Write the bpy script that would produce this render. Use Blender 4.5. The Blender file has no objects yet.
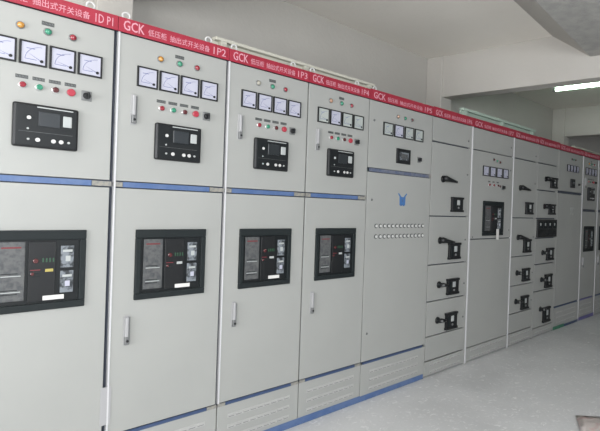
import bpy, bmesh, math, random
from mathutils import Vector, Matrix
random.seed(4)
SC = bpy.context.scene
COL = SC.collection
PI = math.pi

# ------------------------------------------------------------------ materials
def mat(name, rgb, rough=.5, metal=0., bump=None, mottle=None, emit=None, coat=0., spec=.5, alpha=None):
    m = bpy.data.materials.new(name); m.use_nodes = True
    nt = m.node_tree; b = nt.nodes['Principled BSDF']
    b.inputs['Base Color'].default_value = (*rgb, 1)
    b.inputs['Roughness'].default_value = rough
    b.inputs['Metallic'].default_value = metal
    b.inputs['Coat Weight'].default_value = coat
    b.inputs['Specular IOR Level'].default_value = spec
    tc = nt.nodes.new('ShaderNodeTexCoord')
    if mottle:
        scale, rgb2, lo, hi = mottle
        n = nt.nodes.new('ShaderNodeTexNoise'); n.inputs['Scale'].default_value = scale
        n.inputs['Detail'].default_value = 6
        r = nt.nodes.new('ShaderNodeValToRGB')
        r.color_ramp.elements[0].position = lo; r.color_ramp.elements[1].position = hi
        r.color_ramp.elements[0].color = (*rgb2, 1); r.color_ramp.elements[1].color = (*rgb, 1)
        nt.links.new(tc.outputs['Object'], n.inputs['Vector'])
        nt.links.new(n.outputs['Fac'], r.inputs['Fac'])
        nt.links.new(r.outputs['Color'], b.inputs['Base Color'])
    if bump:
        scale, st = bump
        n = nt.nodes.new('ShaderNodeTexNoise'); n.inputs['Scale'].default_value = scale
        n.inputs['Detail'].default_value = 5
        bp = nt.nodes.new('ShaderNodeBump'); bp.inputs['Strength'].default_value = st
        bp.inputs['Distance'].default_value = .01
        nt.links.new(tc.outputs['Object'], n.inputs['Vector'])
        nt.links.new(n.outputs['Fac'], bp.inputs['Height'])
        nt.links.new(bp.outputs['Normal'], b.inputs['Normal'])
    if emit:
        b.inputs['Emission Color'].default_value = (*emit[0], 1)
        b.inputs['Emission Strength'].default_value = emit[1]
    return m

M = {}
M['paint'] = mat('painted_steel', (.314, .319, .304), .42, mottle=(1.7, (.297, .303, .288), .35, .65))
M['vent'] = mat('lit_vent_louvre', (.37, .37, .36), .5)  # paler than the cabinet paint: light caught on the louvre ridges, put into the colour
M['frame'] = mat('frame_steel', (.045, .055, .075), .5)
M['seam'] = mat('seam_steel', (.06, .06, .065), .6)
M['bright'] = mat('bright_edge', (.50, .50, .51), .35)
M['red'] = mat('red_header', (.30, .016, .036), .5, mottle=(9, (.24, .014, .03), .35, .6))
M['letter'] = mat('white_lettering', (.54, .27, .32), .5)
M['black'] = mat('black_plastic', (.010, .011, .012), .4, spec=.35)
M['char'] = mat('charcoal_plastic', (.011, .015, .016), .6, spec=.25)
M['char2'] = mat('dark_recess', (.009, .011, .012), .4, spec=.3)
M['gplate'] = mat('grey_breaker_face', (.085, .088, .088), .5, mottle=(60, (.045, .048, .052), .35, .6))
M['dial'] = mat('meter_dial', (.40, .405, .48), .3, coat=.2)
M['dialg'] = mat('meter_dial_grey', (.36, .39, .37), .25, coat=.3)
M['ink'] = mat('dial_ink', (.10, .12, .26), .5)
M['white'] = mat('white_plastic', (.50, .50, .49), .4)
M['plate'] = mat('engraved_plate', (.06, .065, .065), .5)
M['chrome'] = mat('satin_chrome', (.62, .62, .62), .28, metal=.85)
M['hgrey'] = mat('handle_grey', (.17, .175, .175), .4, metal=.3)
M['amber'] = mat('amber_lens', (.42, .20, .035), .2, coat=.6)
M['clear'] = mat('clear_lens', (.30, .29, .24), .2, coat=.6)
M['pinkc'] = mat('pale_orange_lens', (.34, .20, .13), .2, coat=.6)
M['green'] = mat('green_lens', (.03, .20, .12), .2, coat=.6)
M['redl'] = mat('red_lens', (.22, .018, .03), .2, coat=.6)
M['dred'] = mat('dark_red_lens', (.075, .018, .02), .25, coat=.6)
M['pink'] = mat('red_button', (.34, .03, .05), .35, coat=.2)
M['blue'] = mat('blue_film', (.06, .11, .24), .4, mottle=(14, (.085, .135, .26), .4, .6))
M['bluegrey'] = mat('blue_grey_film', (.085, .105, .165), .45, mottle=(30, (.13, .145, .185), .4, .6))
M['blued'] = mat('dark_blue_film', (.035, .06, .13), .45)
M['purple'] = mat('violet_film', (.11, .10, .25), .45)
M['gfilm'] = mat('green_film', (.03, .16, .09), .4)
M['tape'] = mat('clear_tape', (.26, .25, .215), .35, mottle=(55, (.15, .155, .16), .35, .6))
M['tapeg'] = mat('pale_film', (.32, .32, .325), .4)
M['logo'] = mat('blue_emblem', (.05, .14, .33), .4)
M['logog'] = mat('grey_emblem', (.30, .31, .30), .4)
M['screen'] = mat('lcd_screen', (.020, .024, .027), .3, coat=.2)
M['lcdw'] = mat('light_display', (.36, .38, .375), .35)
M['disp'] = mat('counter_glass', (.17, .19, .21), .3, coat=.2, mottle=(45, (.03, .034, .038), .42, .55))
M['gtext'] = mat('green_marks', (.02, .07, .035), .5)
M['rtext'] = mat('red_marks', (.13, .015, .02), .5)
M['ytext'] = mat('yellow_label', (.36, .30, .08), .5)
M['paper'] = mat('paper', (.58, .57, .55), .7)
M['cream'] = mat('cream_metal', (.50, .49, .42), .45)
M['creamg'] = mat('pale_green_metal', (.38, .47, .40), .45)
M['wall'] = mat('plaster_wall', (.465, .45, .415), .9, bump=(30, .25), mottle=(1.3, (.43, .415, .385), .3, .7))
M['ceil'] = mat('plaster_ceiling', (.86, .825, .765), .9, bump=(25, .2), mottle=(1.1, (.80, .765, .70), .3, .7))
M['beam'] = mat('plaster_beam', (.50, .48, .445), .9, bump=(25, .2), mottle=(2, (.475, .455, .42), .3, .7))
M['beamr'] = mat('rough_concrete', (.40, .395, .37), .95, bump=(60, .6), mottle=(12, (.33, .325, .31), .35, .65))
M['lamph'] = mat('lamp_housing', (.8, .82, .8), .4)
M['tube'] = mat('fluorescent_tube', (.9, .95, .92), .4, emit=((.66, 1., .74), 17))
M['wframe'] = mat('window_frame', (.6, .6, .6), .4)
M['scrap'] = mat('pink_white_scrap', (.80, .74, .71), .6, mottle=(9, (.66, .46, .44), .30, .46))

def floor_mat():
    m = bpy.data.materials.new('concrete_floor'); m.use_nodes = True
    nt = m.node_tree; b = nt.nodes['Principled BSDF']; L = nt.links
    tc = nt.nodes.new('ShaderNodeTexCoord')
    def noise(s, d=6, w=0):
        n = nt.nodes.new('ShaderNodeTexNoise'); n.inputs['Scale'].default_value = s
        n.inputs['Detail'].default_value = d; n.inputs['Distortion'].default_value = w
        L.new(tc.outputs['Object'], n.inputs['Vector']); return n
    def ramp(n, a, ca, bb, cb):
        r = nt.nodes.new('ShaderNodeValToRGB'); e = r.color_ramp.elements
        e[0].position = a; e[1].position = bb; e[0].color = (*ca, 1); e[1].color = (*cb, 1)
        L.new(n.outputs['Fac'], r.inputs['Fac']); return r
    def mix(fac, a, c):
        x = nt.nodes.new('ShaderNodeMix'); x.data_type = 'RGBA'
        L.new(fac, x.inputs['Factor']); L.new(a, x.inputs['A'])
        if isinstance(c, tuple): x.inputs['B'].default_value = (*c, 1)
        else: L.new(c, x.inputs['B'])
        return x.outputs['Result']
    base = ramp(noise(1.3, 5, .4), .32, (.50, .505, .51), .68, (.61, .615, .62)).outputs['Color']
    dust = ramp(noise(24, 9, 1.2), .57, (0, 0, 0), .74, (1, 1, 1)).outputs['Color']
    c = mix(dust, base, (.78, .78, .78))
    dark = ramp(noise(24, 7, 2.), .68, (0, 0, 0), .80, (.6, .6, .6)).outputs['Color']
    c = mix(dark, c, (.30, .31, .32))
    L.new(c, b.inputs['Base Color'])
    rr = ramp(noise(3, 4), .3, (.42,) * 3, .7, (.62,) * 3); L.new(rr.outputs['Color'], b.inputs['Roughness'])
    bp = nt.nodes.new('ShaderNodeBump'); bp.inputs['Strength'].default_value = .25; bp.inputs['Distance'].default_value = .01
    L.new(noise(35, 8).outputs['Fac'], bp.inputs['Height']); L.new(bp.outputs['Normal'], b.inputs['Normal'])
    return m
M['floor'] = floor_mat()

# ------------------------------------------------------------------ mesh helpers
class MB:
    """collects shapes with material slots, builds ONE mesh"""
    def __init__(s): s.bm = bmesh.new(); s.mats = []
    def _mi(s, m):
        if m not in s.mats: s.mats.append(m)
        return s.mats.index(m)
    def _fin(s, geom_verts, m, smooth=False):
        mi = s._mi(m)
        fs = set(f for v in geom_verts for f in v.link_faces)
        for f in fs: f.material_index = mi; f.smooth = smooth
    def box(s, x0, x1, y0, y1, z0, z1, m, bev=0., seg=2):
        t = bmesh.new()
        r = bmesh.ops.create_cube(t, size=1)
        for v in t.verts:
            v.co = Vector(((x0 + x1) / 2 + v.co.x * (x1 - x0), (y0 + y1) / 2 + v.co.y * (y1 - y0), (z0 + z1) / 2 + v.co.z * (z1 - z0)))
        if bev > 0:
            bmesh.ops.bevel(t, geom=t.edges[:], offset=bev, segments=seg, profile=.5, affect='EDGES')
        s._merge(t, m); return s
    def _merge(s, t, m, smooth=False):
        mi = s._mi(m); mp = {}
        for v in t.verts: mp[v] = s.bm.verts.new(v.co)
        for f in t.faces:
            try: nf = s.bm.faces.new([mp[v] for v in f.verts]); nf.material_index = mi; nf.smooth = smooth
            except ValueError: pass
        t.free()
    def cyl(s, x, z, y0, y1, r0, m, r1=None, n=20, bev=0.):
        """axis along Y; y1 the outer (front, smaller y) end with radius r1"""
        r1 = r0 if r1 is None else r1
        t = bmesh.new()
        a = [t.verts.new((x + r0 * math.cos(2 * PI * i / n), y0, z + r0 * math.sin(2 * PI * i / n))) for i in range(n)]
        rings = [a]
        if bev > 0:
            rings.append([t.verts.new((x + r1 * math.cos(2 * PI * i / n), y1 + bev, z + r1 * math.sin(2 * PI * i / n))) for i in range(n)])
            rings.append([t.verts.new((x + (r1 - bev) * math.cos(2 * PI * i / n), y1, z + (r1 - bev) * math.sin(2 * PI * i / n))) for i in range(n)])
        else:
            rings.append([t.verts.new((x + r1 * math.cos(2 * PI * i / n), y1, z + r1 * math.sin(2 * PI * i / n))) for i in range(n)])
        for p, q in zip(rings, rings[1:]):
            for i in range(n):
                t.faces.new((p[i], p[(i + 1) % n], q[(i + 1) % n], q[i]))
        t.faces.new(rings[-1]); t.faces.new(rings[0][::-1])
        bmesh.ops.recalc_face_normals(t, faces=t.faces[:])
        s._merge(t, m); return s
    def dome(s, x, z, y0, r, h, m, n=20, k=4):
        t = bmesh.new(); rings = []
        for j in range(k):
            a = PI / 2 * j / k
            rings.append([t.verts.new((x + r * math.cos(a) * math.cos(2 * PI * i / n), y0 - h * math.sin(a), z + r * math.cos(a) * math.sin(2 * PI * i / n))) for i in range(n)])
        top = t.verts.new((x, y0 - h, z))
        for p, q in zip(rings, rings[1:]):
            for i in range(n): t.faces.new((p[i], p[(i + 1) % n], q[(i + 1) % n], q[i]))
        for i in range(n): t.faces.new((rings[-1][i], rings[-1][(i + 1) % n], top))
        t.faces.new(rings[0][::-1])
        bmesh.ops.recalc_face_normals(t, faces=t.faces[:])
        s._merge(t, m, True); return s
    def tube(s, pts, r, m, n=10, closed=False, radii=None):
        t = bmesh.new(); rings = []
        P = [Vector(p) for p in pts]; N = len(P)
        ref = None
        for i in range(N):
            if closed: d = P[(i + 1) % N] - P[i - 1]
            else: d = P[min(i + 1, N - 1)] - P[max(i - 1, 0)]
            d.normalize()
            if ref is None:
                ref = Vector((0, 0, 1)) if abs(d.z) < .9 else Vector((0, 1, 0))
                ref = (ref - d * ref.dot(d)).normalized()
            else: ref = (ref - d * ref.dot(d)).normalized()
            b = d.cross(ref); rr = radii[i] if radii else r
            rings.append([t.verts.new(P[i] + ref * (rr * math.cos(2 * PI * k / n)) + b * (rr * math.sin(2 * PI * k / n))) for k in range(n)])
        prs = list(zip(rings, rings[1:])) + ([(rings[-1], rings[0])] if closed else [])
        for p, q in prs:
            for k in range(n): t.faces.new((p[k], p[(k + 1) % n], q[(k + 1) % n], q[k]))
        if not closed: t.faces.new(rings[0][::-1]); t.faces.new(rings[-1])
        bmesh.ops.recalc_face_normals(t, faces=t.faces[:])
        s._merge(t, m, True); return s
    def prism(s, pts, y0, y1, m):
        """polygon in (x,z), extruded from y0 (back) to y1 (front)"""
        t = bmesh.new()
        a = [t.verts.new((x, y0, z)) for x, z in pts]; b = [t.verts.new((x, y1, z)) for x, z in pts]
        t.faces.new(a[::-1]); t.faces.new(b); n = len(pts)
        for i in range(n): t.faces.new((a[i], a[(i + 1) % n], b[(i + 1) % n], b[i]))
        bmesh.ops.recalc_face_normals(t, faces=t.faces[:])
        bmesh.ops.triangulate(t, faces=[f for f in t.faces if len(f.verts) > 4])
        s._merge(t, m); return s
    def mesh(s, name):
        me = bpy.data.meshes.new(name)
        s.bm.to_mesh(me); s.bm.free()
        for m in s.mats: me.materials.append(M[m])
        return me

CACHE = {}
def put(name, build, parent=None, loc=(0, 0, 0), key=None, label=None, rz=0):
    """link ONE mesh object; build(mb) fills it (meshes of equal key are shared)"""
    if key is not None and key in CACHE: me = CACHE[key]
    else:
        mb = MB(); build(mb); me = mb.mesh(name)
        if key is not None: CACHE[key] = me
    o = bpy.data.objects.new(name, me); COL.objects.link(o)
    o.location = loc; o.rotation_euler = (0, 0, rz)
    if parent: o.parent = parent
    if label: o['label'] = label
    return o
def thing(name, label, cat, loc, group=None):
    o = bpy.data.objects.new(name, None); COL.objects.link(o)
    o.empty_display_size = .1; o.location = loc; o['label'] = label; o['category'] = cat
    if group: o['group'] = group
    return o
def struct(name, build):
    o = put(name, build); o['kind'] = 'structure'; return o

def text_mesh(txt, size, mname, depth=.0008, sx=1., bold=0.):
    key = ('txt', txt, size, mname, sx, bold)
    if key in CACHE: return CACHE[key]
    cu = bpy.data.curves.new('lettering', 'FONT'); cu.body = txt; cu.size = size
    cu.extrude = depth; cu.offset = bold; cu.resolution_u = 2
    o = bpy.data.objects.new('lettering', cu); COL.objects.link(o)
    bpy.context.view_layer.update()
    dg = bpy.context.evaluated_depsgraph_get()
    me = bpy.data.meshes.new_from_object(o.evaluated_get(dg))
    bpy.data.objects.remove(o)
    R = Matrix.Rotation(PI / 2, 4, 'X'); me.transform(R)
    xs = [v.co.x for v in me.vertices]
    x0, x1 = min(xs), max(xs)
    if sx: # fit to width sx
        for v in me.vertices: v.co.x = (v.co.x - x0) * sx / (x1 - x0)
    me.materials.clear(); me.materials.append(M[mname]); me.name = 'lettering'
    CACHE[key] = me; return me

def lettering(txt, parent, x, y, z, size, width, m='letter', bold=0.0):
    me = text_mesh(txt, size, m, sx=width, bold=bold)
    o = bpy.data.objects.new('lettering', me); COL.objects.link(o)
    o.parent = parent; o.location = (x, y, z); return o

# ------------------------------------------------------------------ cabinet parts (local frame: x right, front is -y, door face y=0)
def panel_meter(t, x, z, w=.096, h=.096, dial='dial', ndl=.3, scr=True):
    """x,z = left, bottom"""
    def fr(b):
        e = w * .07
        b.box(0, w, -.010, 0, 0, e, 'black', .001); b.box(0, w, -.010, 0, h - e, h, 'black', .001)
        b.box(0, e, -.010, 0, e, h - e, 'black', .001); b.box(w - e, w, -.010, 0, e, h - e, 'black', .001)
        b.box(e, w - e, -.003, 0, e, h - e, 'black')
    o = put('panel_meter', fr, t, (x, 0, z), ('meterf', w, h))
    def di(b):
        e = w * .07
        b.box(e, w - e, -.0055, -.003, e, h - e, dial)
        pts = []
        for k in range(9):
            a = PI * (.98 - k * .06) ; r = w * .60
            pts.append((w * .80 + r * math.cos(a), -.0058, h * .22 + r * math.sin(a)))
        b.tube(pts, .0008, 'ink', 5)
        b.box(w * .25, w * .55, -.0060, -.0053, h * .68, h * .705, 'ink')
        b.box(w * .20, w * .62, -.0060, -.0053, h * .23, h * .25, 'ink')
        b.cyl(w * .80, h * .22, -.0053, -.0085, w * .065, 'black', n=12)
    put('dial', di, o, key=('meterd', w, h, dial))
    def nd(b):
        b.prism([(0, -.0012), (w * .52 * -math.cos(ndl), w * .52 * math.sin(ndl)), (.0, .0012)], -.0060, -.0068, 'ink')
    put('needle', nd, o, (w * .80, 0, h * .22), ('meterp', w, h, ndl))
    return o

def lamp(t, x, z, col, r=.015, name='indicator_lamp', label=None):
    o = put(name, lambda b: b.cyl(0, 0, 0, -.006, r * 1.05, 'hgrey', r * .97, bev=.001), t, (x, 0, z), ('lampb', r), label)
    put('lens', lambda b: b.dome(0, 0, -.006, r * .86, .010, col), o, key=('lens', r, col))
    return o
def button(t, x, z, col, r=.014):
    o = put('push_button', lambda b: b.cyl(0, 0, 0, -.005, r, 'chrome' if col != 'pink' else col, r * .95, bev=.001), t, (x, 0, z), ('btnb', r, col == 'pink'))
    put('cap', lambda b: b.cyl(0, 0, -.005, -.014, r * .82 if col != 'pink' else r * 1.12, col, bev=.0025), o, key=('btnc', r, col))
    return o
def selector(t, x, z, s=1.):
    def pl(b): b.box(-.02 * s, .02 * s, -.004, 0, -.022 * s, .022 * s, 'hgrey', .002)
    o = put('selector_switch', pl, t, (x, 0, z), ('selp', s))
    def k(b):
        b.cyl(0, 0, -.004, -.016, .015 * s, 'black', .013 * s, bev=.002)
        b.box(-.004 * s, .004 * s, -.030, -.014, -.014 * s, .014 * s, 'black', .0015)
    put('knob', k, o, key=('selk', s)); return o
def nameplate(t, x, z, w=.044, h=.014):
    def f(b):
        b.box(-w / 2, w / 2, -.0015, 0, -h / 2, h / 2, 'plate')
        n = 4
        for i in range(n):
            c = -w / 2 + w * (i + .5) / n
            b.box(c - w * .07, c - w * .04, -.0019, -.0014, -h * .28, h * .28, 'hgrey')
            b.box(c + w * .04, c + w * .07, -.0019, -.0014, -h * .28, h * .05, 'hgrey')
            b.box(c - w * .07, c + w * .07, -.0019, -.0014, -h * .02, h * .08, 'hgrey')
    return put('nameplate', f, t, (x, 0, z), ('np', w, h))
def door_handle(t, x, z, h=.14):
    """z = bottom"""
    def f(b):
        b.box(.002, .028, -.005, 0, 0, h, 'tapeg', .002)
        b.box(.003, .017, -.024, -.006, h * .30, h * .97, 'tapeg', .003)
        b.box(.017, .027, -.014, -.006, h * .06, h * .95, 'hgrey', .002)
    o = put('door_handle', f, t, (x, 0, z), ('dh', h))
    def g(b):
        b.box(.003, .022, -.022, -.006, 0, h * .27, 'hgrey', .003)
        b.cyl(.013, h * .13, -.022, -.025, .006, 'black', n=12)
    put('lock_button', g, o, (0, 0, .004), ('dhl', h)); return o
def controller(t, x, z, w=.228, h=.178):
    def f(b):
        b.box(0, w, -.022, 0, 0, h, 'black', .008, 3)
        b.box(w * .04, w * .96, -.0235, -.021, h * .05, h * .95, 'char2', .001)
        b.box(w * .34, w * .9, -.0245, -.023, h * .92, h * .945, 'lcdw')
        b.box(w * .08, w * .9, -.0242, -.023, h * .35, h * .36, 'gplate')
    o = put('generator_controller', f, t, (x, 0, z), ('ctl', w, h))
    put('screen', lambda b: b.box(w * .36, w * .70, -.026, -.0235, h * .50, h * .84, 'screen', .002), o, key=('cs', w, h))
    put('indicator_window', lambda b: b.box(w * .74, w * .88, -.027, -.0235, h * .54, h * .80, 'lcdw', .003), o, key=('ciw', w, h))
    def keys(b):
        b.box(w * .20, w * .24, -.0255, -.0235, h * .60, h * .74, 'char'); b.box(w * .15, w * .29, -.0255, -.0235, h * .65, h * .69, 'char')
        b.cyl(w * .22, h * .67, -.0235, -.0275, .0075, 'white', n=14)
        b.cyl(w * .21, h * .42, -.0235, -.0265, .004, 'lcdw', n=10)
    put('arrow_keypad', keys, o, key=('ck', w, h))
    for i, (fx, r) in enumerate(((.22, .0045), (.36, .0085), (.60, .0085), (.72, .0085), (.84, .005))):
        put('key', lambda b, r=r: b.cyl(0, 0, -.0235, -.028, r, 'white' if r > .006 else 'lcdw', n=14, bev=.001), o, (w * fx, 0, h * .18), ('ckey', r))
    return o
def air_breaker(t, x, z, w=.345, h=.335, mirror=False, sticker='low', small=False):
    e = w * .07
    def f(b):
        b.box(0, w, -.014, 0, 0, h * .09, 'char', .003); b.box(0, w, -.014, 0, h * .88, h, 'char', .003)
        b.box(0, e, -.014, 0, h * .09, h * .88, 'char', .003); b.box(w - e, w, -.014, 0, h * .09, h * .88, 'char', .003)
        b.box(e, w - e, -.002, 0, h * .09, h * .88, 'char2')
    o = put('air_circuit_breaker', f, t, (x, 0, z), ('acb', w, h))
    def fa(b):
        b.box(w * .11, w * .37, -.008, -.002, h * .14, h * .86, 'gplate', .002)
        b.box(w * .14, w * .33, -.0088, -.0078, h * .78, h * .80, 'rtext')
        for k in range(5):
            zz = h * (.22 + .025 * k) if k < 3 else h * (.44 + .03 * (k - 3))
            b.box(w * .14, w * (.30 + .03 * (k % 2)), -.0088, -.0078, zz, zz + h * .01, 'lcdw' if k % 2 else 'char')
    put('arc_chute_cover', fa, o, key=('acbf', w, h))
    def cp(b):
        b.box(w * .40, w * .68, -.009, -.002, h * .12, h * .86, 'black', .002)
        for k in range(4): b.box(w * (.54 + .035 * k), w * (.555 + .035 * k), -.010, -.0085, h * .60, h * .65, 'gtext')
        for k in range(3): b.box(w * .42, w * .52, -.010, -.0085, h * (.50 - .04 * k), h * (.512 - .04 * k), 'rtext' if k == 0 else 'char')
    put('control_plate', cp, o, key=('acbc', w, h))
    put('red_push_button', lambda b: b.cyl(0, 0, -.009, -.016, .010, 'dred', n=16, bev=.002), o, (w * .47, 0, h * .62), ('acbr',))
    put('trip_button', lambda b: b.cyl(0, 0, -.009, -.015, .007, 'dred', n=16, bev=.002), o, (w * .44, 0, h * .46), ('acbt',))
    put('status_flag', lambda b: b.box(0, w * .08, -.0115, -.009, 0, h * .035, 'ytext' if sticker == 'yellow' else 'lcdw'), o, (w * .57, 0, h * .48), ('acbfl', w, sticker))
    for k, (z0, z1) in enumerate(((.52, .80), (.20, .48))):
        def dd(b, z0=z0, z1=z1):
            b.box(w * .73, w * .87, -.010, -.002, h * z0, h * z1, 'disp', .002)
            b.box(w * .75, w * .85, -.0115, -.0095, h * (z0 + .20), h * (z0 + .23), 'lcdw')
            b.box(w * .78, w * .83, -.0115, -.0095, h * (z0 + .08), h * (z0 + .15), 'lcdw' if z0 > .3 else 'dial')
        put('trip_unit_window', dd, o, key=('acbd', w, h, k))
    if sticker:
        put('sticker', lambda b: b.box(0, w * .22, -.0125, -.0115, 0, h * .055, 'paper'), o, (w * .55, 0, h * .125), ('acbs', w), 'white paper sticker')
    return o
def dots(t, pts):
    for x, z in pts:
        put('cam_lock', lambda b: b.cyl(0, 0, 0, -.004, .009, 'hgrey', .008, bev=.001).box(-.0015, .0015, -.0048, -.0038, -.006, .006, 'seam'), t, (x, 0, z), ('lock',))
def header(t, W, num, zt=2.207):
    o = put('header_band', lambda b: b.box(.001, W - .001, -.010, 0, 2.141, zt, 'red', .0015), t, key=('hdr', W, zt))
    s = W / .55
    lettering('GCK', o, .022 * s, -.0100, 2.153, .063, .092 * s, bold=.0006)
    lettering('低压柜', o, .130 * s, -.0100, 2.157, .034, .086 * s)
    lettering('抽出式开关设备', o, .232 * s, -.0100, 2.157, .034, .205 * s)
    lettering(num, o, .458 * s, -.0100, 2.153, .055, .070 * s)
    return o
def lifting_eye(t, x):
    def f(b):
        n = 18
        b.tube([(.016 * math.cos(2 * PI * k / n), 0, .028 + .016 * math.sin(2 * PI * k / n)) for k in range(n)], .0048, 'white', 8, closed=True)
        b.tube([(0, 0, 0), (0, 0, .005), (0, 0, .016)], .01, 'white', 10, radii=[.015, .014, .007])
    return put('lifting_eye', f, t, (x, .03, 2.2), ('eye',))
def strip(t, x0, x1, z0, z1, m, name='film_strip', y=-.001):
    return put(name, lambda b: b.box(0, x1 - x0, y, .004, 0, z1 - z0, m), t, (x0, 0, z0), ('strip', round(x1 - x0, 4), round(z1 - z0, 4), m, y))
def plinth(t, W, h, vents=3, y=0.):
    o = put('plinth', lambda b: b.box(.003, W - .003, y, .03, .010, h, 'paint', .0015), t, key=('pl', W, h))
    x0, x1 = W * .12, W * .88
    n = max(6, int((x1 - x0) / .045)); dx = (x1 - x0) / n
    for r in range(vents):
        zc = h * (.30 + .46 * r / max(1, vents - 1)) if vents > 1 else h * .5
        def v(b):
            b.box(x0, x1, -.0012, .001, -.012, .010, 'vent')
            for k in range(n):
                b.box(x0 + k * dx + .004, x0 + (k + 1) * dx - .004, -.0055, .0005, -.004, .006, 'vent', .0015, 1)
                b.box(x0 + k * dx + .006, x0 + (k + 1) * dx - .006, -.0018, .0005, -.0085, -.004, 'hgrey')
        put('vent_grille', v, o, (0, 0, zc), ('vg', W, vents))
    return o
def panel(t, name, W, z0, z1, gl=.004, gr=.004, g=.003):
    return put(name, lambda b: b.box(gl, W - gr, 0, .022, 0, z1 - z0 - 2 * g, 'paint', .0018), t, (0, 0, z0 + g), ('pan', W, round(z1 - z0, 4), gl, gr, g))
DEPTH = .78
def body(t, W):
    def f(b):
        b.box(.0015, W - .0015, .022, DEPTH, .0, 2.2, 'frame')
        b.box(.0005, W - .0005, .05, DEPTH + .004, .0, 2.203, 'paint', .002)
    put('housing', f, t, key=('body', W))
def edge_post(t, w=.02, z0=.0):
    put('edge_post', lambda b: b.box(-w / 2, w / 2, -.006, .02, z0, 2.14, 'bright', .002), t, (w / 2, 0, 0), ('post', w, z0))

# -------- kinds of cabinets
def incomer(x0, W, num, label, lampA='amber', gl=.006, gr=.006, eyes=True, mid=True, low='blued', tape=None, dials=('dial',) * 4, sticker='low', edge=False, post=False):
    t = thing('switchgear_cabinet', label, 'electrical cabinet', (x0, 0, 0), 'row of grey switchgear cabinets')
    body(t, W); header(t, W, num)
    k = W - .552                                                  # keep the instruments at their distance from the right edge
    panel(t, 'upper_door', W, 1.455, 2.14, gl, gr)
    panel(t, 'lower_door', W, .280, 1.427, gl, gr)
    if mid:
        strip(t, .045, W - .085, 1.429, 1.453, mid if isinstance(mid, str) else 'blue')
        strip(t, W - .083, W - .004, 1.430, 1.452, 'tape', 'tape_end'); strip(t, .004, .043, 1.430, 1.452, 'tape', 'tape_end')
    if low:
        strip(t, .05, W - .06, .262, .279, low)
        strip(t, W - .058, W - .004, .262, .279, 'tape', 'tape_end'); strip(t, .004, .048, .262, .279, 'tape', 'tape_end')
    plinth(t, W, .262)
    if tape: strip(t, tape[0], tape[1], .002, .045, tape[2], 'base_film', -.004)
    for i in range(4):
        panel_meter(t, .090 + k + .103 * i, 1.908, .094, .096, dials[i], (.35, .5, .3, .42)[i])
    lamp(t, .195 + k, 2.060, lampA); lamp(t, .288 + k, 2.059, 'green'); lamp(t, .378 + k, 2.060, 'redl')
    nameplate(t, .288 + k, 2.092, .044, .016)
    for i, c in enumerate(('redl', 'green', 'dred', 'pink')):
        button(t, .207 + k + .0565 * i, 1.823, c); nameplate(t, .205 + k + .0565 * i, 1.856, .042, .014)
    selector(t, .437 + k, 1.821)
    door_handle(t, .064, 1.725); door_handle(t, .064, .688)
    controller(t, .176 + k, 1.572)
    air_breaker(t, .106 + k, .897, sticker=sticker)
    if eyes: lifting_eye(t, .048); lifting_eye(t, W - .10)
    if gl >= .010 or edge: put('door_edge', lambda b: b.box(gl - .006, gl + .001, -.004, .02, .28, 2.14, 'bright', .001), t)
    if post: edge_post(t, .014)
    return t

GRP = 'row of grey switchgear cabinets'
X = [.455, 1.012, 1.564, 2.108, 2.645, 3.373, 3.955, 4.722, 5.275, 5.818, 6.556, 7.105, 7.66]
incomer(X[0], X[1] - X[0], '1D P1', 'nearest grey switchgear cabinet, header band ending P1, cut by the left edge of the view', 'amber', .006, .012, sticker='yellow', low='blue')
incomer(X[1], X[2] - X[1], '1P2', 'grey switchgear cabinet with header ending 1P2, between the nearest one and the 1P3 one', 'amber', .012, .010, low='blued', tape=(.0, X[2] - X[1], 'blue'))
incomer(X[2], X[3] - X[2], '1P3', 'grey switchgear cabinet with header ending 1P3, dull clear lamp beside its green one', 'clear', .010, .005, tape=(.0, X[3] - X[2], 'blue'))
incomer(X[3], X[4] - X[3], '1P4', 'grey switchgear cabinet just left of the wide one with the blue emblem', 'pinkc', .005, .004, dials=('dialg', 'dial', 'dialg', 'dialg'), sticker=None, tape=(.0, X[4] - X[3], 'blue'))

def emblem(b, m, outline=False):
    if not outline:
        b.prism([(-.032, -.040), (.032, -.040), (.034, .022), (-.034, .022)], 0, -.0015, m)
        b.prism([(-.030, .022), (-.012, .022), (-.044, .052), (-.052, .046)], 0, -.0015, m)
        b.prism([(.012, .022), (.030, .022), (.052, .046), (.044, .052)], 0, -.0015, m)
        b.prism([(-.022, -.035), (-.008, -.035), (-.008, -.046), (-.022, -.046)], 0, -.0015, m)
        b.prism([(.008, -.035), (.022, -.035), (.022, -.046), (.008, -.046)], 0, -.0015, m)
        b.box(-.007, .007, -.0022, -.001, -.014, .008, 'blue')
    else:
        for cx, cz in ((-.03, .03), (.03, .03), (-.03, -.03), (.03, -.03), (0, 0)):
            n = 14
            b.tube([(cx + .017 * math.cos(2 * PI * k / n), -.001, cz + .017 * math.sin(2 * PI * k / n)) for k in range(n)], .003, m, 6, closed=True)

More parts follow.
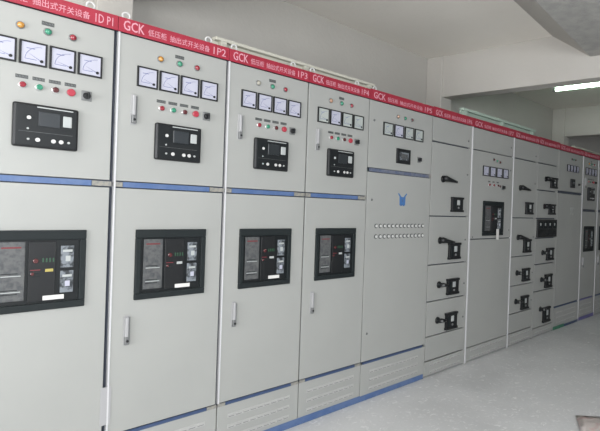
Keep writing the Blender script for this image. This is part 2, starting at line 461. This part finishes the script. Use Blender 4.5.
def coupler(x0, W, num, label, rows=True, logo='blue', strip_m='blue', tape=None, eyes=True, post=False, topstrip='bluegrey', side=True):
    t = thing('switchgear_cabinet', label, 'electrical cabinet', (x0, 0, 0), GRP)
    body(t, W); header(t, W, num, 2.213)
    panel(t, 'upper_door', W, 1.658, 2.14); panel(t, 'lower_door', W, .278, 1.632)
    strip(t, .02, W - .03, 1.633, 1.657, topstrip); strip(t, W - .028, W - .004, 1.634, 1.656, 'tape', 'tape_end')
    if strip_m: strip(t, .02, W - .04, .261, .277, strip_m)
    plinth(t, W, .261)
    if tape: strip(t, tape[0], tape[1], .002, .040, tape[2], 'base_film', -.004)
    if not rows: strip(t, tape[1], W, .002, .030, 'blued', 'base_film', -.004)
    if rows:
        for i in range(4): panel_meter(t, .145 + .118 * i, 1.908, .104, .094, ('dialg', 'dial', 'dialg', 'dialg')[i], .4)
        for i, c in enumerate(('pinkc', 'green', 'dred')): lamp(t, .300 + .082 * i, 2.063, c, .014)
        def dv(b):
            b.box(0, .155, -.014, 0, 0, .112, 'black', .004); b.box(.026, .129, -.016, -.013, .026, .086, 'disp', .002)
        o = put('digital_meter', dv, t, (.295, 0, 1.716), 'dmeter')
        put('display', lambda b: b.box(.040, .115, -.0175, -.0155, .038, .074, 'gplate'), o, key='dmd')
        selector(t, .565, 1.766, 1.0)
        for z in (1.245, 1.168):
            for i in range(13):
                def pin(b):
                    b.cyl(0, 0, 0, -.004, .0165, 'plate', n=14, bev=.001); b.cyl(0, 0, -.004, -.010, .0105, 'white', n=14, bev=.002)
                put('indicator_pin', pin, t, (.385 - .008 + (i - 6) * .0445 + .008 - .012, 0, z), 'pin')
    else:
        for i in range(4): panel_meter(t, .238 + .092 * i, 1.908, .082, .082, 'dial', .4)
        for i, c in enumerate(('dred', 'green', 'dred')): lamp(t, .37 + .055 * i, 2.063, c, .013)
        def dv(b):
            b.box(0, .125, -.014, 0, 0, .110, 'black', .004); b.box(.02, .105, -.016, -.013, .03, .09, 'char', .002)
        o = put('digital_meter', dv, t, (.352, 0, 1.712), 'dmeter2')
        put('display', lambda b: b.box(.035, .09, -.0175, -.0155, .045, .075, 'disp'), o, key='dmd2')
        selector(t, .61, 1.763, .9)
    if logo: put('emblem', (lambda b: emblem(b, 'logo')) if logo == 'blue' else (lambda b: emblem(b, 'logog', True)), t, (.385 if logo == 'blue' else .43, 0, 1.442 if logo == 'blue' else 1.424), 'emb' + logo, None if logo != 'blue' else 'blue emblem with two raised horns')
    if side: dots(t, [(.052, 1.999), (.055, 1.432), (.05, .477)])
    if eyes: lifting_eye(t, .075)
    return t
coupler(X[4], X[5] - X[4], '1P5', 'wide grey cabinet with a blue horned emblem and two rows of white indicator pins', True, 'blue', 'blued', tape=(.0, X[5] - X[4] - .02, 'blue'))

def rotary(t, x, z, kind):
    def base(b):
        b.cyl(0, 0, 0, -.010, .030, 'black', .028, n=20, bev=.002)
        b.cyl(0, 0, -.010, -.022, .019, 'char', .017, n=18, bev=.002)
    o = put('rotary_handle', base, t, (x, 0, z), 'rotb')
    if kind == 'lever':
        def lv(b): b.tube([(-.022, -.026, .006), (.0, -.034, .004), (.05, -.042, -.004), (.10, -.048, -.012), (.135, -.050, -.017)], .01, 'black', 10, radii=[.022, .026, .018, .013, .011])
    else:
        def lv(b):
            b.tube([(-.012, -.026, .0), (.012, -.036, .0), (.045, -.042, -.003), (.068, -.044, -.006)], .01, 'black', 10, radii=[.018, .020, .013, .011])
            b.cyl(0, 0, -.022, -.0585, .010, 'hgrey', n=14, bev=.002)
    put('lever', lv, o, key='lev' + kind); return o
def meter_box(t, x, z, w=.160, h=.140):
    def f(b):
        b.box(0, w, -.022, 0, h * .08, h * .92, 'black', .003)
        b.box(-.006, w + .006, -.028, 0, h * .86, h, 'black', .003); b.box(-.006, w + .006, -.028, 0, 0, h * .14, 'black', .003)
        b.box(w * .12, w * .30, -.025, -.021, h * .2, h * .8, 'char', .002)
    o = put('drawer_meter', f, t, (x, 0, z), ('dbox', w, h))
    put('display', lambda b: b.box(w * .40, w * .66, -.026, -.021, h * .46, h * .80, 'lcdw', .003), o, key=('dbd', w, h))
    put('push_knob', lambda b: b.cyl(w * .53, h * .28, -.022, -.030, .010, 'hgrey', n=14, bev=.002), o, key=('dbk', w, h))
    return o
def drawer(t, W, z0, z1, hx=None, hz=None, kind='lever', bx=None, bz=None, bw=.160, bh=.140, locks=()):
    d = put('drawer', lambda b: b.box(.006, W - .030, 0, .022, .0045, z1 - z0 - .0045, 'paint', .002), t, (0, 0, z0), ('dr', W, round(z1 - z0, 4)))
    if hx is not None: rotary(d, hx, hz - z0, kind)
    if bx is not None: meter_box(d, bx, bz - z0, bw, bh)
    for x, z in locks: dots(d, [(x, z - z0)])
    return d
def side_rail(t, W, z0=.0):
    put('side_rail', lambda b: b.box(0, .024, .0005, .022, 0, 2.14 - z0, 'paint', .001), t, (W - .027, 0, z0), ('srail', z0))

def drawer_cab(x0, W, num, label, post=True, eight=False):
    t = thing('switchgear_cabinet', label, 'electrical cabinet', (x0, 0, 0), GRP)
    body(t, W); header(t, W, num, 2.218)
    H = .132
    panel(t, 'top_cover', W, 1.940, 2.14, .006, .030, .003)
    side_rail(t, W)
    dx = .165; bx = .277; bw = .158 if not eight else .148
    seams = [1.936, 1.325, .922, .620, .332, H]
    drawer(t, W, seams[1], seams[0], dx, 1.637, 'lever', bx + .012, 1.365, bw, .128, [(W - .055, 1.70)])
    drawer(t, W, seams[2], seams[1], dx - .012, 1.122, 'lever', bx - .006, .956, bw, .142, [(W - .055, 1.12)])
    drawer(t, W, seams[3], seams[2], dx - .006, .750, 'knob', bx - .012, .652, bw, .138, [(W - .05, .73)])
    drawer(t, W, seams[4], seams[3], dx - .010, .452, 'knob', bx - .018, .352, bw, .146, [(W - .05, .43)])
    drawer(t, W, seams[5], seams[4], locks=[])
    plinth(t, W, H - .006, 2)
    dots(t, [(W - .055, 2.0)])
    if post: edge_post(t, .014)
    return t
drawer_cab(X[5], X[6] - X[5], '1P6', 'grey cabinet of stacked drawers with black handles right beside the blue emblem cabinet', post=False)

# cabinet with meters and a small breaker
t = thing('switchgear_cabinet', 'grey cabinet with small meters above a black breaker with a white paper slip hanging', 'electrical cabinet', (X[6], 0, 0), GRP)
W = X[7] - X[6]
body(t, W); header(t, W, '1P7', 2.218)
panel(t, 'top_cover', W, 1.940, 2.14, .024, .004); panel(t, 'upper_door', W, 1.122, 1.938, .024, .004); panel(t, 'lower_door', W, .132, 1.119, .024, .004)
plinth(t, W, .128, 2); edge_post(t, .016)
for i in range(4): panel_meter(t, .196 + .1225 * i, 1.712, .104, .094, 'dial', .4)
for i, c in enumerate(('dred', 'green', 'dred')): lamp(t, .385 + .058 * i, 1.878 - .008 * i, c, .014)
for i, c in enumerate(('redl', 'redl', 'dred')): button(t, .318 + .078 * i, 1.634, c, .013); nameplate(t, .318 + .078 * i, 1.664, .036, .012)
selector(t, .575, 1.62, 1.1); button(t, .51, 1.628, 'dred', .013)
air_breaker(t, .218, 1.150, .375, .328, sticker=None)
dots(t, [(W - .05, 2.03), (W - .05, 1.80), (W - .05, 1.20), (.06, 1.14)])
slip = put('paper_slip', lambda b: b.prism([(-.024, 0), (.026, .002), (.024, -.105), (-.022, -.100)], .0, -.0012, 'paper'), None, (X[6] + .475, -.018, 1.212))
slip['label'] = 'small white paper slip hanging from the black breaker of the meter cabinet'; slip['category'] = 'paper slip'

drawer_cab(X[7], X[8] - X[7], '1P8', 'grey drawer cabinet to the right of the one with the hanging paper slip', post=True, eight=True)

# narrower drawer stack with big black panel
t = thing('switchgear_cabinet', 'grey drawer cabinet with one big black block in the middle of its column', 'electrical cabinet', (X[8], 0, 0), GRP)
W = X[9] - X[8]
body(t, W); header(t, W, '1P9', 2.222)
panel(t, 'top_cover', W, 1.940, 2.14, .006, .030); side_rail(t, W)
drawer(t, W, 1.640, 1.937, .205, 1.770, 'lever', .322, 1.676, .160, .122)
drawer(t, W, 1.325, 1.637, .195, 1.460, 'lever', .300, 1.370, .148, .120)
d = drawer(t, W, 1.105, 1.322)
def blk(b):
    w, h = .50, .200
    b.box(0, w, -.018, 0, 0, h, 'black', .004)
    for i in range(4):
        b.box(.03 + i * .12, .12 + i * .12, -.022, -.017, .10, .175, 'char', .003)
        b.box(.05 + i * .12, .075 + i * .12, -.0235, -.0215, .13, .16, 'lcdw')
        b.box(.03 + i * .12, .12 + i * .12, -.022, -.017, .025, .08, 'char2', .003)
put('breaker_block', blk, d, (.015, 0, .008), 'blk', 'big black breaker block')
drawer(t, W, .812, 1.102, .190, .937, 'knob', .280, .845, .165, .142)
drawer(t, W, .509, .809, .185, .632, 'knob', .262, .530, .165, .155)
drawer(t, W, .100, .506, .180, .300, 'knob', .240, .135, .165, .175)
plinth(t, W, .096, 1)

coupler(X[9], X[10] - X[9], '1P10', 'plain wide grey cabinet with tiny meters, green film at its foot, beyond the drawer stacks', False, 'grey', 'blued', tape=(.0, .30, 'gfilm'), eyes=False, topstrip='frame', side=False)
incomer(X[10], X[11] - X[10], '1P11', 'narrow grey cabinet second from the far end with violet film at its foot', 'amber', .024, .006, low='purple', mid='frame', tape=(.0, X[11] - X[10], 'purple'), post=True, eyes=False, sticker=None)
incomer(X[11], X[12] - X[11], '1P12', 'far end grey cabinet cut by the right edge of the view', 'amber', .024, .006, low='blued', mid='frame', post=True, eyes=False, sticker=None)

# film patch bridging the seam of the two nearest cabinets
p = put('protective_film_patch', lambda b: b.box(-.022, .022, -.0035, -.0005, .0, .175, 'tapeg', .001), None, (X[1], 0, .335))
p['label'] = 'pale film patch over the seam low down between the two nearest cabinets'; p['category'] = 'film'

# ------------------------------------------------------------------ rails lying on the cabinet roofs
def roof_rail(name, x0, x1, y0, z, m, label, h=.045):
    t = thing(name, label, 'metal rail', (x0, y0, 2.2), 'metal rails on the cabinet roofs')
    L = x1 - x0
    def f(b):
        b.box(0, L, 0, .05, z, z + h * .42, m, .004)
        b.box(0, L, .035, .05, z - h, z + h * .2, m, .002)
    put('rail', f, t)
    n = max(2, int(L / .55) + 1)
    for i in range(n):
        put('bracket', lambda b: b.box(-.018, .018, .004, .046, .0035, z + .002, m, .002), t, (.05 + (L - .1) * i / (n - 1), 0, 0), ('brk', name, z, m))
    return t
roof_rail('roof_rail', 1.545, 2.80, .10, .068, 'cream', 'long cream metal rail on the roofs of the third and fourth cabinets')
roof_rail('roof_rail', 3.95, 5.40, .10, .095, 'creamg', 'pale green metal rail on the roofs above the drawer cabinets', .06)
roof_rail('roof_rail', 6.50, 8.05, .10, .055, 'cream', 'short visible end of a pale rail on the farthest cabinet roofs')

# ------------------------------------------------------------------ room
XL, XR, YB, YF, HC = -2.6, 11.2, 1.05, -5.2, 3.06
struct('floor', lambda b: b.box(XL, XR, YF, YB, -.1, 0, 'floor'))
struct('ceiling', lambda b: b.box(XL, XR, YF, YB, HC, HC + .1, 'ceil'))
struct('wall_back', lambda b: b.box(XL, XR, YB, YB + .2, -.1, HC + .1, 'wall'))
struct('wall_right', lambda b: b.box(XR, XR + .2, YF, YB + .2, -.1, HC + .1, 'wall'))
def wl(b):
    b.box(XL - .2, XL, YF, -3.7, -.1, HC + .1, 'wall'); b.box(XL - .2, XL, -.7, YB + .2, -.1, HC + .1, 'wall')
    b.box(XL - .2, XL, -3.7, -.7, -.1, .8, 'wall'); b.box(XL - .2, XL, -3.7, -.7, 2.4, HC + .1, 'wall')
struct('wall_left', wl)
WIN = [(-1.35, 1.35), (1.7, 4.2), (8.0, 10.4)]
WZ0, WZ1 = .95, 2.5
def wf(b):
    xs = [XL]
    for a, c in WIN: xs += [a, c]
    xs.append(XR)
    for i in range(0, len(xs), 2): b.box(xs[i], xs[i + 1], YF - .2, YF, -.1, HC + .1, 'wall')
    for a, c in WIN:
        b.box(a, c, YF - .2, YF, -.1, WZ0, 'wall'); b.box(a, c, YF - .2, YF, WZ1, HC + .1, 'wall')
struct('wall_front', wf)
for i, (a, c) in enumerate(WIN):
    def wn(b):
        for x in (a, (a + c) / 2 - .025, c - .05): b.box(x, x + .05, YF - .13, YF - .07, WZ0, WZ1, 'wframe', .004)
        for z in (WZ0, WZ1 - .05): b.box(a, c, YF - .13, YF - .07, z, z + .05, 'wframe', .004)
    o = struct('window_%d' % (i + 1), wn)
def wn4(b):
    for y in (-3.7, -2.225, -.75): b.box(XL - .13, XL - .07, y, y + .05, .8, 2.4, 'wframe', .004)
    for z in (.8, 2.35): b.box(XL - .13, XL - .07, -3.7, -.7, z, z + .05, 'wframe', .004)
struct('window_4', wn4)
# pillars, cross beams, long beam
def pillar(x): return lambda b: b.box(x - .03, x + .20, .87, YB, 0, HC, 'beam', .004)
n = 1
for x in (-1.87, 1.34 - .09, 4.6, 7.85):
    struct('trim_%d' % n, (lambda x: lambda b: b.box(x - .028, x + .17, .84, YB, 0, HC, 'beam', .006))(x)); n += 1
    struct('trim_%d' % n, (lambda x: lambda b: b.box(x, x + .17, YF, .87, 2.615, HC, 'beam'))(x)); n += 1
def lb(b):
    t = bmesh.new()
    prof = [(-.44, HC), (-.82, 2.81), (-1.30, 2.81), (-1.68, HC)]
    for (xa, xb) in ((XL, XR),):
        A = [t.verts.new((xa, y + .11 * (xa - 4.6), z)) for y, z in prof]; B = [t.verts.new((xb, y + .11 * (xb - 4.6), z)) for y, z in prof]
        t.faces.new(A); t.faces.new(B[::-1])
        for i in range(4): t.faces.new((A[i], B[i], B[(i + 1) % 4], A[(i + 1) % 4]))
    bmesh.ops.recalc_face_normals(t, faces=t.faces[:]); b._merge(t, 'beam')
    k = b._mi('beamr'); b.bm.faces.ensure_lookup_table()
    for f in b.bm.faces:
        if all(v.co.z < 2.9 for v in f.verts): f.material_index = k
struct('trim_%d' % n, lb); n += 1

# fluorescent lamp hanging under the ceiling beyond the beam
t = thing('fluorescent_lamp', 'lit white fluorescent tube under the ceiling beyond the cross beam', 'ceiling lamp', (6.33, -.27, HC))
put('housing', lambda b: b.box(-.03, .03, -.62, .62, -.045, 0, 'lamph', .006), t)
def tb(b):
    b.tube([(0, -.58, -.072), (0, 0, -.072), (0, .58, -.072)], .019, 'tube', 14)
put('tube', tb, t)
for s in (-1, 1): put('end_cap', lambda b, s=s: b.box(-.025, .025, s * .60 - .02, s * .60 + .02, -.098, -.04, 'white', .005), t)

# scrap on the floor
def sc(b):
    t = bmesh.new(); nx, ny = 9, 7; g = []
    rnd = random.Random(3)
    for j in range(ny):
        for i in range(nx):
            g.append(t.verts.new((i / (nx - 1) * .36, j / (ny - 1) * .26, .006 + .035 * rnd.random() * math.sin(PI * (i + .5) / nx) * math.sin(PI * (j + .5) / ny))))
    for j in range(ny - 1):
        for i in range(nx - 1): t.faces.new((g[j * nx + i], g[j * nx + i + 1], g[(j + 1) * nx + i + 1], g[(j + 1) * nx + i]))
    r = bmesh.ops.solidify(t, geom=t.faces[:], thickness=.002)
    b._merge(t, 'scrap', True)
o = put('crumpled_scrap', sc, None, (3.27, -1.66, .0), rz=.5)
o['label'] = 'crumpled pink and white scrap on the floor at the bottom right corner'; o['category'] = 'scrap'

# ------------------------------------------------------------------ light
def area(name, loc, sx, sy, rot, col, e):
    l = bpy.data.lights.new(name, 'AREA'); l.shape = 'RECTANGLE'; l.size = sx; l.size_y = sy; l.color = col; l.energy = e
    o = bpy.data.objects.new(name, l); COL.objects.link(o); o.location = loc; o.rotation_euler = rot; return o
EN = [200, 2, 1]
for i, (a, c) in enumerate(WIN):
    area('window_daylight', ((a + c) / 2, YF + .28, (WZ0 + WZ1) / 2), c - a - .1, WZ1 - WZ0 - .1, (PI / 2 - .4, 0, 0), (.95, .97, 1.), EN[i])
area('window_daylight', (XL + .3, -2.2, 1.6), 2.9, 1.5, (PI / 2 + .7, 0, -PI / 2), (.97, .98, 1.), 235)
w = bpy.data.worlds.new('World'); SC.world = w; w.use_nodes = True
bg = w.node_tree.nodes['Background']; bg.inputs[0].default_value = (.75, .85, 1, 1); bg.inputs[1].default_value = 1.0

# ------------------------------------------------------------------ camera
yaw, pit, rol, hh, D, f, cx, cy = 0.9185, -0.0046, 0.0354, 1.3731, 2.6404, 526.1274, 435.9446, 212.7145
F = Vector((math.sin(yaw) * math.cos(pit), math.cos(yaw) * math.cos(pit), math.sin(pit)))
R0 = Vector((math.cos(yaw), -math.sin(yaw), 0)); U0 = R0.cross(F)
R = R0 * math.cos(rol) + U0 * math.sin(rol); U = R.cross(F)
cd = bpy.data.cameras.new('camera'); cam = bpy.data.objects.new('camera', cd); COL.objects.link(cam)
cd.sensor_fit = 'HORIZONTAL'; cd.sensor_width = 36; cd.lens = 36 * f / 600
cd.shift_x = -(cx - 300) / 600; cd.shift_y = (cy - 215.5) / 600
mw = Matrix(((R.x, U.x, -F.x, 0), (R.y, U.y, -F.y, -D), (R.z, U.z, -F.z, hh), (0, 0, 0, 1)))
cam.matrix_world = mw
cd.clip_start = .05
SC.camera = cam
SC.view_settings.view_transform = 'Standard'; SC.view_settings.look = 'None'
SC.view_settings.gamma = 1; SC.view_settings.exposure = 0.0
try: SC.view_settings.use_curve_mapping = False
except Exception: pass
